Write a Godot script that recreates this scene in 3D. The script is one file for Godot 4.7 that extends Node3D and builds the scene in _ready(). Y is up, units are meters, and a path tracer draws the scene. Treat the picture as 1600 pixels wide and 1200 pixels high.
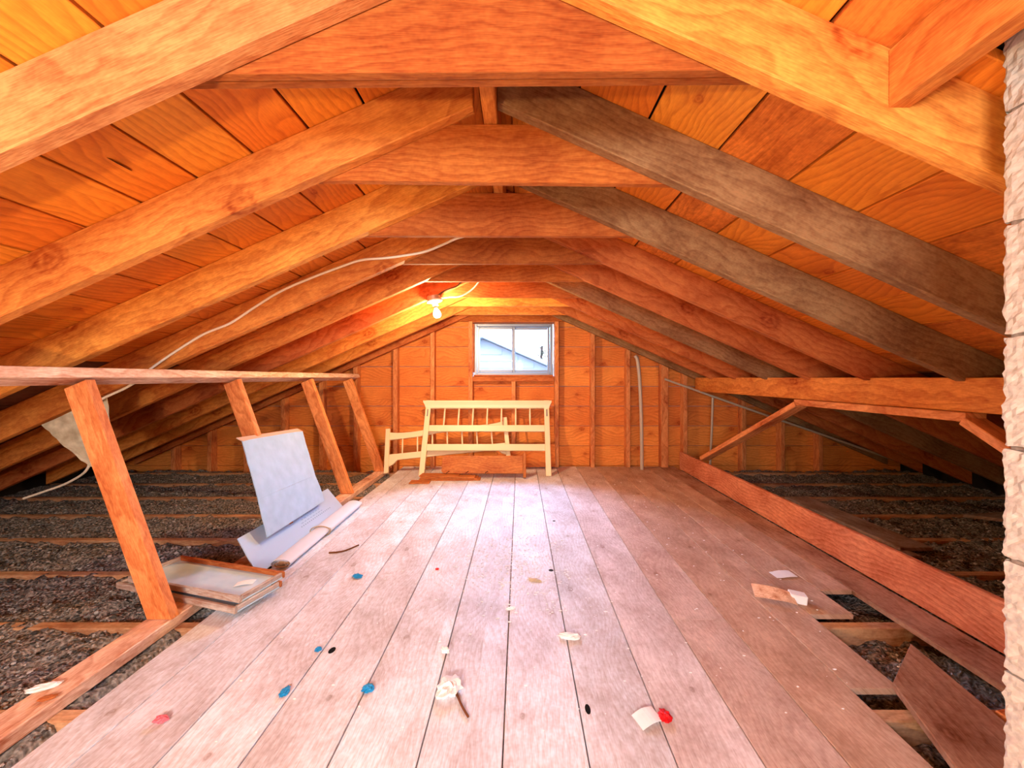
extends Node3D

const RIDGE_X := -0.09
const PITCH := 0.445
const RAFTER_Y := 1.775      # underside of the rafters at the ridge line
const ROOF_Y := 1.93         # underside of the roof boards at the ridge line
const FAR_Z := -4.24         # inner face of the boards of the far gable
const REAR_Z := 1.25         # the gable behind the camera

var rng := RandomNumberGenerator.new()
var used := {}
var M := {}
var hf := FastNoiseLite.new()


func _ready() -> void:
	rng.seed = 7
	# ---- camera -------------------------------------------------------
	var cam := Camera3D.new()
	cam.name = "camera"
	cam.projection = Camera3D.PROJECTION_FRUSTUM
	cam.near = 0.05
	cam.far = 200.0
	cam.size = 0.05 * 1200.0 / 620.0
	cam.frustum_offset = Vector2(-12.0, -10.0) / 620.0 * 0.05
	cam.position = Vector3(0, 0.94, 0)
	cam.current = true
	add_child(cam)
	# ---- sky, exposure ------------------------------------------------
	var we := WorldEnvironment.new()
	we.name = "environment"
	var e := Environment.new()
	e.background_mode = Environment.BG_SKY
	var sm := ProceduralSkyMaterial.new()
	sm.sky_top_color = Color(0.80, 0.88, 1.0)
	sm.sky_horizon_color = Color(0.95, 0.97, 1.0)
	sm.ground_bottom_color = Color(0.5, 0.5, 0.52)
	sm.ground_horizon_color = Color(0.75, 0.77, 0.8)
	sm.sky_energy_multiplier = 2.4
	sm.ground_energy_multiplier = 1.0
	var sky := Sky.new()
	sky.sky_material = sm
	e.sky = sky
	e.tonemap_mode = Environment.TONE_MAPPER_LINEAR
	e.tonemap_exposure = 1.06
	e.sdfgi_enabled = true
	e.ssao_enabled = true
	e.ssil_enabled = true
	we.environment = e
	add_child(we)
	# ---- hazy daylight falling in through the gable windows -------------
	var sun := DirectionalLight3D.new()
	sun.name = "hazy_sun"
	sun.light_color = Color(0.56, 0.75, 1.0)
	sun.light_energy = 27.0
	sun.light_angular_distance = 72.0
	sun.shadow_enabled = true
	sun.sky_mode = DirectionalLight3D.SKY_MODE_LIGHT_ONLY
	add_child(sun)
	sun.look_at_from_position(Vector3(0.2, 1.65, -3.6), Vector3.ZERO)

	# ---- daylight through the window of the rear gable, behind the camera ----
	var day := AreaLight3D.new()
	day.name = "rear_window_daylight"
	day.light_color = Color(0.92, 0.96, 1.0)
	day.light_energy = 6.2
	day.area_size = Vector2(0.84, 0.54)
	day.area_range = 14.0
	day.area_attenuation = 2.0
	day.shadow_enabled = true
	day.position = Vector3(-0.35, 1.10, REAR_Z - 0.02)
	add_child(day)

	make_materials()
	build_shell()
	build_insulation()
	build_frame()
	build_knee_walls()
	build_window_view()
	build_lamps()
	build_bed_ends()
	build_left_things()
	build_right_things()
	build_debris()


# ======================================================================
# naming
# ======================================================================
func put(o: Node3D, called: String, parent: Node = self) -> Node3D:
	var n := called
	if parent == self:
		var k: int = used.get(called, 0)
		used[called] = k + 1
		if k > 0:
			n = "%s_%03d" % [called, k]
	o.name = n
	parent.add_child(o, true)
	return o


func tag(o: Node, label: String, category: String, group := "", kind := "") -> Node:
	if label:
		o.set_meta("label", label)
	if category:
		o.set_meta("category", category)
	if group:
		o.set_meta("group", group)
	if kind:
		o.set_meta("kind", kind)
	return o


func mi(called: String, mesh: Mesh, mat: Material, parent: Node = self, at := Vector3.ZERO, basis := Basis.IDENTITY) -> MeshInstance3D:
	var o := MeshInstance3D.new()
	o.mesh = mesh
	o.material_override = mat
	put(o, called, parent)
	o.transform = Transform3D(basis, at)
	return o


func thing(called: String, label: String, category: String, at := Vector3.ZERO, basis := Basis.IDENTITY, group := "") -> Node3D:
	var o := Node3D.new()
	put(o, called)
	o.transform = Transform3D(basis, at)
	tag(o, label, category, group)
	return o


func structure(called: String) -> Node3D:
	var o := Node3D.new()
	put(o, called)
	o.set_meta("kind", "structure")
	return o


# ======================================================================
# geometry
# ======================================================================
func tri(st: SurfaceTool, p: Array, uv: Array, n: Vector3) -> void:
	var a: Vector3 = p[0]
	var b: Vector3 = p[1]
	var c: Vector3 = p[2]
	var g := (b - a).cross(c - a)
	var order := [0, 1, 2]
	if g.dot(n) > 0.0:
		order = [0, 2, 1]
	var nn := g.normalized()
	if nn.dot(n) < 0.0:
		nn = -nn
	for i in order:
		st.set_normal(nn)
		st.set_uv(uv[i])
		st.add_vertex(p[i])


func quad(st: SurfaceTool, p: Array, uv: Array, n: Vector3) -> void:
	tri(st, [p[0], p[1], p[2]], [uv[0], uv[1], uv[2]], n)
	tri(st, [p[0], p[2], p[3]], [uv[0], uv[2], uv[3]], n)


# A polygon in the XY plane, extruded along Z by d, with bevelled edges; the grain runs along `grain`.
func prism(poly: PackedVector2Array, d: float, bev := 0.002, grain := Vector2.RIGHT, tile := Vector2(1.6, 0.4)) -> ArrayMesh:
	var area := 0.0
	for i in poly.size():
		var q := poly[(i + 1) % poly.size()]
		area += poly[i].x * q.y - poly[i].y * q.x
	if area < 0.0:
		poly.reverse()
	var n := poly.size()
	var inset := PackedVector2Array()
	for i in n:
		var e1 := (poly[i] - poly[(i + n - 1) % n]).normalized()
		var e2 := (poly[(i + 1) % n] - poly[i]).normalized()
		var n1 := Vector2(-e1.y, e1.x)
		var n2 := Vector2(-e2.y, e2.x)
		inset.append(poly[i] + (n1 + n2) / maxf(1.0 + n1.dot(n2), 0.3) * bev)
	var off := Vector2(rng.randf(), rng.randf())
	var perp := Vector2(-grain.y, grain.x)
	var st := SurfaceTool.new()
	st.begin(Mesh.PRIMITIVE_TRIANGLES)
	var h := d / 2.0
	var hb := h - bev
	var f := func(p: Vector2, z: float) -> Vector2:
		return Vector2(p.dot(grain) / tile.x, (p.dot(perp) + z) / tile.y) + off
	var idx := Geometry2D.triangulate_polygon(inset)
	for s: float in [1.0, -1.0]:
		for k in range(0, idx.size(), 3):
			var P := []
			var U := []
			for j in 3:
				var q := inset[idx[k + j]]
				P.append(Vector3(q.x, q.y, s * h))
				U.append(f.call(q, 0.0 if s > 0 else 0.17))
			tri(st, P, U, Vector3(0, 0, s))
	for i in n:
		var j := (i + 1) % n
		var a := poly[i]
		var b := poly[j]
		var e := (b - a).normalized()
		var out := Vector3(e.y, -e.x, 0)
		quad(st, [Vector3(a.x, a.y, hb), Vector3(b.x, b.y, hb), Vector3(b.x, b.y, -hb), Vector3(a.x, a.y, -hb)],
			[f.call(a, hb), f.call(b, hb), f.call(b, -hb), f.call(a, -hb)], out)
		for s: float in [1.0, -1.0]:
			var ia := inset[i]
			var ib := inset[j]
			quad(st, [Vector3(a.x, a.y, s * hb), Vector3(b.x, b.y, s * hb), Vector3(ib.x, ib.y, s * h), Vector3(ia.x, ia.y, s * h)],
				[f.call(a, s * hb), f.call(b, s * hb), f.call(ib, s * h), f.call(ia, s * h)], out + Vector3(0, 0, s))
	return st.commit()


func board_mesh(l: float, w: float, t: float, bev := 0.002, tile := Vector2(1.6, 0.4)) -> ArrayMesh:
	return prism(PackedVector2Array([Vector2(-l / 2, -w / 2), Vector2(l / 2, -w / 2), Vector2(l / 2, w / 2), Vector2(-l / 2, w / 2)]), t, bev, Vector2.RIGHT, tile)


func frame(along: Vector3, across: Vector3) -> Basis:
	var x := along.normalized()
	var y := (across - x * across.dot(x)).normalized()
	return Basis(x, y, x.cross(y))


# A straight timber from a to b: w across, t thick.
func beam(called: String, a: Vector3, b: Vector3, w: float, t: float, across: Vector3, mat: Material, parent: Node = self, bev := 0.003) -> MeshInstance3D:
	return mi(called, board_mesh(a.distance_to(b), w, t, bev), mat, parent, (a + b) / 2.0, frame(b - a, across))


# A polygon given in world X and Y, standing across the attic at depth z (its middle).
func upright(called: String, poly: PackedVector2Array, z: float, d: float, mat: Material, parent: Node = self, grain := Vector2.RIGHT, bev := 0.003) -> MeshInstance3D:
	var c := Vector2.ZERO
	for p in poly:
		c += p / poly.size()
	var local := PackedVector2Array()
	for p in poly:
		local.append(p - c)
	return mi(called, prism(local, d, bev, grain), mat, parent, Vector3(c.x, c.y, z))


func tube_mesh(points: Array, r: float, sides := 8) -> ArrayMesh:
	var c := Curve3D.new()
	for i in points.size():
		var tangent := Vector3.ZERO
		if i > 0 and i < points.size() - 1:
			tangent = (points[i + 1] - points[i - 1]) / 6.0
		c.add_point(points[i], -tangent, tangent)
	var steps := points.size() * 6
	var st := SurfaceTool.new()
	st.begin(Mesh.PRIMITIVE_TRIANGLES)
	var rings := []
	for i in steps + 1:
		var o := c.get_baked_length() * i / steps
		var p := c.sample_baked(o, true)
		var q := c.sample_baked(minf(o + 0.004, c.get_baked_length()), true)
		var p0 := c.sample_baked(maxf(o - 0.004, 0.0), true)
		var dir := (q - p0).normalized()
		var side := dir.cross(Vector3(0.31, 0.9, 0.29)).normalized()
		var up := side.cross(dir)
		var ring := []
		for k in sides:
			var a := TAU * k / sides
			ring.append([p + (side * cos(a) + up * sin(a)) * r, side * cos(a) + up * sin(a)])
		rings.append(ring)
	for i in steps:
		for k in sides:
			var k2 := (k + 1) % sides
			var q4 := [rings[i][k], rings[i][k2], rings[i + 1][k2], rings[i + 1][k]]
			smooth_quad(st, q4, i, k)
	for cap in [0, steps]:
		var mid := Vector3.ZERO
		for v in rings[cap]:
			mid += v[0] / sides
		var nrm: Vector3 = (mid - (c.sample_baked(0.01) if cap == 0 else c.sample_baked(c.get_baked_length() - 0.01))).normalized()
		for k in sides:
			tri(st, [mid, rings[cap][k][0], rings[cap][(k + 1) % sides][0]], [Vector2.ZERO, Vector2.ZERO, Vector2.ZERO], nrm)
	return st.commit()


func smooth_quad(st: SurfaceTool, q: Array, u: float, v: float) -> void:
	for t in [[0, 1, 2], [0, 2, 3]]:
		var a: Vector3 = q[t[0]][0]
		var b: Vector3 = q[t[1]][0]
		var c: Vector3 = q[t[2]][0]
		var g := (b - a).cross(c - a)
		var nn: Vector3 = q[t[0]][1] + q[t[1]][1] + q[t[2]][1]
		var order: Array = t if g.dot(nn) <= 0.0 else [t[0], t[2], t[1]]
		for i in order:
			st.set_normal(q[i][1])
			st.set_uv(Vector2(u * 0.1 + (0.1 if i > 1 else 0.0), v * 0.1 + (0.1 if i in [1, 2] else 0.0)))
			st.add_vertex(q[i][0])


# A profile of (radius, height) turned round the Y axis.
func lathe(profile: Array, segs := 20) -> ArrayMesh:
	var st := SurfaceTool.new()
	st.begin(Mesh.PRIMITIVE_TRIANGLES)
	for i in profile.size() - 1:
		var p: Vector2 = profile[i]
		var q: Vector2 = profile[i + 1]
		var d := (q - p).normalized()
		var n2 := Vector2(d.y, -d.x)
		for k in segs:
			var ring := []
			for w in [[p, k], [p, k + 1], [q, k + 1], [q, k]]:
				var a: float = TAU * w[1] / segs
				ring.append([Vector3(cos(a) * w[0].x, w[0].y, sin(a) * w[0].x), Vector3(cos(a) * n2.x, n2.y, sin(a) * n2.x)])
			smooth_quad(st, ring, i, k)
	return st.commit()


# A sheet with thickness between four corners (a, b along one edge; d, c along the other), with a little warp.
func slab(a: Vector3, b: Vector3, c: Vector3, d: Vector3, thick: float, warp := 0.0, rough := 0.0, nu := 12, nv := 8) -> ArrayMesh:
	var n := (b - a).cross(d - a).normalized()
	var top := []
	var bottom := []
	for i in nu + 1:
		var rt := []
		var rb := []
		for j in nv + 1:
			var u := float(i) / nu
			var v := float(j) / nv
			var p := a.lerp(b, u).lerp(d.lerp(c, u), v)
			p += n * (warp * 4.0 * u * (1.0 - u) + rough * hf.get_noise_3d(p.x * 9.0, p.y * 9.0 + 3.0, p.z * 9.0))
			rt.append(p + n * thick / 2.0)
			rb.append(p - n * thick / 2.0)
		top.append(rt)
		bottom.append(rb)
	var st := SurfaceTool.new()
	st.begin(Mesh.PRIMITIVE_TRIANGLES)
	for i in nu:
		for j in nv:
			var uv := [Vector2(i, j), Vector2(i + 1, j), Vector2(i + 1, j + 1), Vector2(i, j + 1)]
			for k in 4:
				uv[k] = Vector2(uv[k].x / nu, uv[k].y / nv)
			quad(st, [top[i][j], top[i + 1][j], top[i + 1][j + 1], top[i][j + 1]], uv, n)
			quad(st, [bottom[i][j], bottom[i + 1][j], bottom[i + 1][j + 1], bottom[i][j + 1]], uv, -n)
	var z := [Vector2.ZERO, Vector2(0.1, 0), Vector2(0.1, 0.01), Vector2(0, 0.01)]
	for i in nu:
		quad(st, [top[i][0], top[i + 1][0], bottom[i + 1][0], bottom[i][0]], z, a - d)
		quad(st, [top[i][nv], top[i + 1][nv], bottom[i + 1][nv], bottom[i][nv]], z, d - a)
	for j in nv:
		quad(st, [top[0][j], top[0][j + 1], bottom[0][j + 1], bottom[0][j]], z, a - b)
		quad(st, [top[nu][j], top[nu][j + 1], bottom[nu][j + 1], bottom[nu][j]], z, b - a)
	return st.commit()


# A crumpled lump: a sphere with ridges, scaled.
func lump(size: Vector3, rough: float, seed_: int, rings := 9) -> ArrayMesh:
	var nz := FastNoiseLite.new()
	nz.seed = seed_
	nz.frequency = 1.3
	nz.noise_type = FastNoiseLite.TYPE_CELLULAR
	nz.fractal_octaves = 2
	var segs := rings * 2
	var f := func(i: int, k: int) -> Vector3:
		var th := PI * i / rings
		var ph := TAU * (k % segs) / segs
		var p := Vector3(sin(th) * cos(ph), cos(th), sin(th) * sin(ph))
		return p * (1.0 + rough * nz.get_noise_3dv(p * 1.7)) * size / 2.0
	var st := SurfaceTool.new()
	st.begin(Mesh.PRIMITIVE_TRIANGLES)
	for i in rings:
		for k in segs:
			var p := [f.call(i, k), f.call(i, k + 1), f.call(i + 1, k + 1), f.call(i + 1, k)]
			var mid: Vector3 = (p[0] + p[2]) / 2.0
			var uv := [Vector2(i, k) / 9.0, Vector2(i, k + 1) / 9.0, Vector2(i + 1, k + 1) / 9.0, Vector2(i + 1, k) / 9.0]
			if i > 0:
				tri(st, [p[0], p[1], p[2]], [uv[0], uv[1], uv[2]], mid)
			if i < rings - 1:
				tri(st, [p[0], p[2], p[3]], [uv[0], uv[2], uv[3]], mid)
	return st.commit()


# ======================================================================
# materials
# ======================================================================
# Softwood, seamless along the grain: growth lines, streaks and knots as tones round white.
func wood_texture(seed_: int, lines: float, contrast: float, knots: Array, blotch: float, fine: float, hue := 1.0, w := 1024, h := 256) -> Image:
	var n1 := FastNoiseLite.new()
	n1.seed = seed_
	n1.frequency = 1.0
	n1.noise_type = FastNoiseLite.TYPE_SIMPLEX
	n1.fractal_type = FastNoiseLite.FRACTAL_NONE
	var data := PackedByteArray()
	data.resize(w * h * 3)
	var warp := PackedFloat32Array()
	for y in h:
		var v := float(y) / h
		for x in w:
			var u := float(x) / w
			var cx := cos(TAU * u)
			var cz := sin(TAU * u)
			var s := v * lines + n1.get_noise_3d(cx * 0.38, v * 1.5, cz * 0.38) * lines * 0.17 + n1.get_noise_3d(cx * 2.0, v * 5.0, cz * 2.0 + 7.0) * 0.30
			var dark := 0.0
			var brown := 0.0
			for k in knots:
				var du: float = absf(u - k.x)
				du = minf(du, 1.0 - du) * 4.0
				var dv: float = v - k.y
				var r2: float = (du * du * 0.55 + dv * dv) / (k.z * k.z)
				if r2 < 30.0:
					var push := exp(-r2 * 0.16)
					s += push * lines * k.z * 0.9 * (1.0 if dv > 0 else -1.0) * (1.0 - exp(-r2 * 1.2))
					if r2 < 1.3:
						var rr := sqrt(r2)
						brown = maxf(brown, smoothstep(1.14, 0.85, rr) * (0.50 + 0.12 * sin(rr * 13.0) + 0.2 * n1.get_noise_3d(cx * 9.0, v * 22.0, cz * 9.0)))
					brown = maxf(brown, 0.30 * exp(-r2 * 0.22))
			var ring := s - floorf(s)
			dark += contrast * pow(ring, 2.0) * smoothstep(1.0, 0.84, ring) * 1.2
			dark += fine * (n1.get_noise_3d(cx * 6.0, v * 150.0, cz * 6.0) * 0.5 + 0.2)
			var b := n1.get_noise_3d(cx * 0.9 + 9.0, v * 2.0, cz * 0.9) * 0.7 + n1.get_noise_3d(cx * 2.6 + 9.0, v * 6.0, cz * 2.6) * 0.3
			dark += blotch * (0.35 * b + 0.12 * n1.get_noise_3d(cx * 7.0, v * 16.0, cz * 7.0 + 5.0) + 0.10 * n1.get_noise_3d(cx * 20.0, v * 34.0, cz * 20.0 + 5.0))
			dark = clampf(dark, -0.2, 0.9)
			var o := (y * w + x) * 3
			var kk := clampf(dark + brown * 0.75, -0.2, 0.95)
			data[o] = int(clampf(0.93 * (1.0 - 0.42 * kk), 0.0, 1.0) * 255.0)
			data[o + 1] = int(clampf(0.93 * (1.0 - lerpf(0.46, 0.68, hue) * kk), 0.0, 1.0) * 255.0)
			data[o + 2] = int(clampf(0.93 * (1.0 - lerpf(0.50, 0.80, hue) * kk), 0.0, 1.0) * 255.0)
	return Image.create_from_data(w, h, false, Image.FORMAT_RGB8, data)


func bumped(im: Image, depth: float) -> ImageTexture:
	var b: Image = im.duplicate()
	b.convert(Image.FORMAT_RGBA8)
	b.bump_map_to_normal_map(depth)
	return ImageTexture.create_from_image(b)


func wood(tex: Texture2D, nrm: Texture2D, tint: Color, rough := 0.75, spec := 0.3, bump := 0.5) -> StandardMaterial3D:
	var m := StandardMaterial3D.new()
	m.albedo_texture = tex
	m.albedo_color = tint
	m.roughness = rough
	m.metallic_specular = spec
	m.normal_enabled = true
	m.normal_texture = nrm
	m.normal_scale = bump
	return m


func plain(c: Color, rough := 0.8, spec := 0.3) -> StandardMaterial3D:
	var m := StandardMaterial3D.new()
	m.albedo_color = c
	m.roughness = rough
	m.metallic_specular = spec
	return m


func speckled(lo: Color, hi: Color, freq: float, scale: float, rough := 0.95, relief := 0.0) -> StandardMaterial3D:
	var t := NoiseTexture2D.new()
	var n := FastNoiseLite.new()
	n.frequency = freq
	n.fractal_octaves = 4
	n.seed = 11
	t.noise = n
	t.width = 256
	t.height = 256
	t.seamless = true
	var g := Gradient.new()
	g.set_color(0, lo)
	g.set_color(1, hi)
	t.color_ramp = g
	var m := StandardMaterial3D.new()
	m.albedo_texture = t
	m.roughness = rough
	m.metallic_specular = 0.2
	m.uv1_triplanar = true
	m.uv1_world_triplanar = true
	m.uv1_scale = Vector3.ONE * scale
	if relief > 0.0:
		var hm := NoiseTexture2D.new()
		hm.noise = n
		hm.width = 256
		hm.height = 256
		hm.seamless = true
		hm.as_normal_map = true
		hm.bump_strength = relief
		m.normal_enabled = true
		m.normal_texture = hm
	return m


func make_materials() -> void:
	hf.seed = 3
	hf.frequency = 1.0
	hf.fractal_octaves = 3
	var i_roof := wood_texture(1, 15.0, 0.25, [Vector3(0.13, 0.3, 0.05), Vector3(0.44, 0.72, 0.06), Vector3(0.77, 0.15, 0.04), Vector3(0.9, 0.6, 0.035)], 0.28, 0.16)
	var i_beam := wood_texture(2, 9.0, 0.26, [Vector3(0.2, 0.55, 0.11), Vector3(0.52, 0.2, 0.10), Vector3(0.83, 0.75, 0.12)], 0.50, 0.34)
	var i_floor := wood_texture(3, 20.0, 0.15, [Vector3(0.22, 0.25, 0.035), Vector3(0.55, 0.7, 0.03), Vector3(0.85, 0.4, 0.025)], 0.66, 0.28, 0.35)
	var i_dirty := wood_texture(4, 12.0, 0.25, [Vector3(0.35, 0.4, 0.06)], 0.9, 0.30, 0.55)
	var i_tie := wood_texture(5, 15.0, 0.26, [], 0.60, 0.36)
	var t_roof := ImageTexture.create_from_image(i_roof)
	var t_beam := ImageTexture.create_from_image(i_beam)
	var t_floor := ImageTexture.create_from_image(i_floor)
	var t_dirty := ImageTexture.create_from_image(i_dirty)
	var t_tie := ImageTexture.create_from_image(i_tie)
	var n_roof := bumped(i_roof, 2.0)
	var n_beam := bumped(i_beam, 2.5)
	var n_floor := bumped(i_floor, 2.0)
	M.roof = []
	for c in [Color(1.0, 0.61, 0.19), Color(0.98, 0.57, 0.17), Color(1.0, 0.64, 0.21), Color(0.96, 0.54, 0.17)]:
		M.roof.append(wood(t_roof, n_roof, c, 0.62, 0.35))
	M.roof_stained = wood(t_dirty, n_roof, Color(0.92, 0.52, 0.20), 0.7)
	M.roof_sooty_shaded = wood(t_dirty, n_roof, Color(0.46, 0.28, 0.19), 0.85)  # soot by the chimney; at the eaves, grime plus painted-in shade
	M.wall = []
	for c in [Color(0.98, 0.59, 0.27), Color(0.94, 0.55, 0.25), Color(1.0, 0.63, 0.29)]:
		M.wall.append(wood(t_roof, n_roof, c, 0.65, 0.3))
	M.pale_beam = wood(t_beam, n_beam, Color(0.84, 0.56, 0.33), 0.7)
	M.orange_beam = wood(t_beam, n_beam, Color(0.90, 0.57, 0.26), 0.7)
	M.bright_beam = wood(t_beam, n_beam, Color(0.96, 0.64, 0.28), 0.68)
	M.grey_beam = wood(t_dirty, n_beam, Color(0.63, 0.47, 0.31), 0.85)
	M.red_beam = wood(t_beam, n_beam, Color(0.80, 0.46, 0.24), 0.75)
	M.stud = wood(t_beam, n_beam, Color(0.92, 0.60, 0.36), 0.7)
	M.tie = [wood(t_tie, n_beam, Color(0.68, 0.38, 0.16), 0.78), wood(t_tie, n_beam, Color(0.78, 0.44, 0.18), 0.78), wood(t_tie, n_beam, Color(0.74, 0.41, 0.18), 0.8)]
	M.knee = wood(t_beam, n_beam, Color(1.0, 0.85, 0.73), 0.65)
	M.knee_orange = wood(t_beam, n_beam, Color(0.96, 0.62, 0.36), 0.7)
	M.kick = wood(t_tie, n_beam, Color(0.90, 0.58, 0.42), 0.7)
	M.floor = []
	for c in [Color(0.91, 0.93, 0.96), Color(0.88, 0.89, 0.92), Color(0.93, 0.94, 0.97), Color(0.89, 0.90, 0.92)]:
		M.floor.append(wood(t_floor, n_floor, c, 0.55, 0.35, 0.6))
	M.floor_mid = wood(t_floor, n_floor, Color(0.90, 0.86, 0.85), 0.6, 0.35, 0.6)
	M.floor_mid2 = wood(t_floor, n_floor, Color(0.86, 0.76, 0.70), 0.65, 0.3, 0.6)
	M.floor_worn = wood(t_floor, n_floor, Color(0.82, 0.68, 0.58), 0.7)
	M.floor_dirty = wood(t_dirty, n_floor, Color(0.72, 0.56, 0.45), 0.8)
	M.joist = wood(t_dirty, n_beam, Color(0.80, 0.62, 0.46), 0.85)
	M.grey_plank = wood(t_dirty, n_beam, Color(0.66, 0.58, 0.52), 0.85)
	M.brown_board = wood(t_tie, n_beam, Color(0.80, 0.50, 0.26), 0.55)
	M.felt = plain(Color(0.12, 0.10, 0.09), 0.95)
	M.fluff = speckled(Color(0.16, 0.15, 0.14), Color(0.82, 0.78, 0.74), 0.09, 2.6, 1.0, 8.0)
	M.tuft = plain(Color.WHITE, 1.0, 0.1)
	M.tuft.vertex_color_use_as_albedo = true
	M.block = speckled(Color(0.64, 0.60, 0.55), Color(0.80, 0.76, 0.70), 0.05, 5.0, 0.95, 1.2)
	M.mortar = speckled(Color(0.42, 0.37, 0.33), Color(0.60, 0.54, 0.48), 0.05, 5.0)
	M.cream = plain(Color(0.96, 0.87, 0.70), 0.42, 0.45)
	M.metal = plain(Color(0.55, 0.55, 0.57), 0.4)
	M.metal.metallic = 0.7
	M.alu = plain(Color(0.52, 0.54, 0.58), 0.4, 0.4)
	M.alu.metallic = 0.4
	M.conduit = plain(Color(0.72, 0.66, 0.58), 0.45, 0.5)
	M.glass = plain(Color(1, 1, 1, 0.03), 0.02, 0.1)
	M.glass.transparency = BaseMaterial3D.TRANSPARENCY_ALPHA
	M.porcelain = plain(Color(0.95, 0.93, 0.90), 0.25, 0.5)
	M.brass = plain(Color(0.6, 0.5, 0.35), 0.4)
	M.brass.metallic = 0.8
	M.cable = plain(Color(0.93, 0.88, 0.78), 0.45, 0.4)
	M.old_cable = plain(Color(0.30, 0.22, 0.15), 0.7)
	M.card = speckled(Color(0.60, 0.71, 0.81), Color(0.68, 0.79, 0.89), 0.02, 2.0, 0.8)
	M.card_edge = plain(Color(0.80, 0.68, 0.60), 0.85)
	M.roll = plain(Color(0.82, 0.83, 0.87), 0.6)
	M.roll_inner = plain(Color(0.72, 0.58, 0.44), 0.8)
	M.twine = plain(Color(0.72, 0.62, 0.50), 0.9)
	M.tray = speckled(Color(0.68, 0.79, 0.86), Color(0.80, 0.88, 0.93), 0.015, 2.0, 0.5)
	M.rim = wood(t_tie, n_beam, Color(0.80, 0.76, 0.72), 0.7)
	M.rim_brown = wood(t_tie, n_beam, Color(0.75, 0.45, 0.25), 0.75)
	M.kraft = speckled(Color(0.66, 0.60, 0.48), Color(0.90, 0.86, 0.74), 0.02, 2.5, 0.85)
	M.paper = plain(Color(0.93, 0.93, 0.93), 0.8)
	M.plaster = plain(Color(0.97, 0.97, 0.97), 0.9)
	M.blue = plain(Color(0.13, 0.55, 0.78), 0.5)
	M.red = plain(Color(0.78, 0.10, 0.13), 0.5)
	M.pink = plain(Color(0.85, 0.42, 0.48), 0.5)
	M.leaf = plain(Color(0.42, 0.24, 0.12), 0.8)
	M.hole = plain(Color(0.06, 0.035, 0.02), 0.95)
	M.char = plain(Color(0.05, 0.04, 0.04), 0.95)
	M.siding = plain(Color(0.66, 0.70, 0.75), 0.8)
	M.shingle = plain(Color(0.74, 0.80, 0.86), 0.9)
	M.bark = plain(Color(0.22, 0.19, 0.17), 0.9)
	M.leaves = plain(Color(0.16, 0.22, 0.18), 0.9)
	M.snow = plain(Color(0.22, 0.23, 0.22), 0.9)


# ======================================================================
# the shell
# ======================================================================
func roof_y(x: float) -> float:
	return ROOF_Y - PITCH * absf(x - RIDGE_X)


func rafter_y(x: float) -> float:
	return RAFTER_Y - PITCH * absf(x - RIDGE_X)


func pick(a: Array) -> Material:
	return a[rng.randi() % a.size()]


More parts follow.
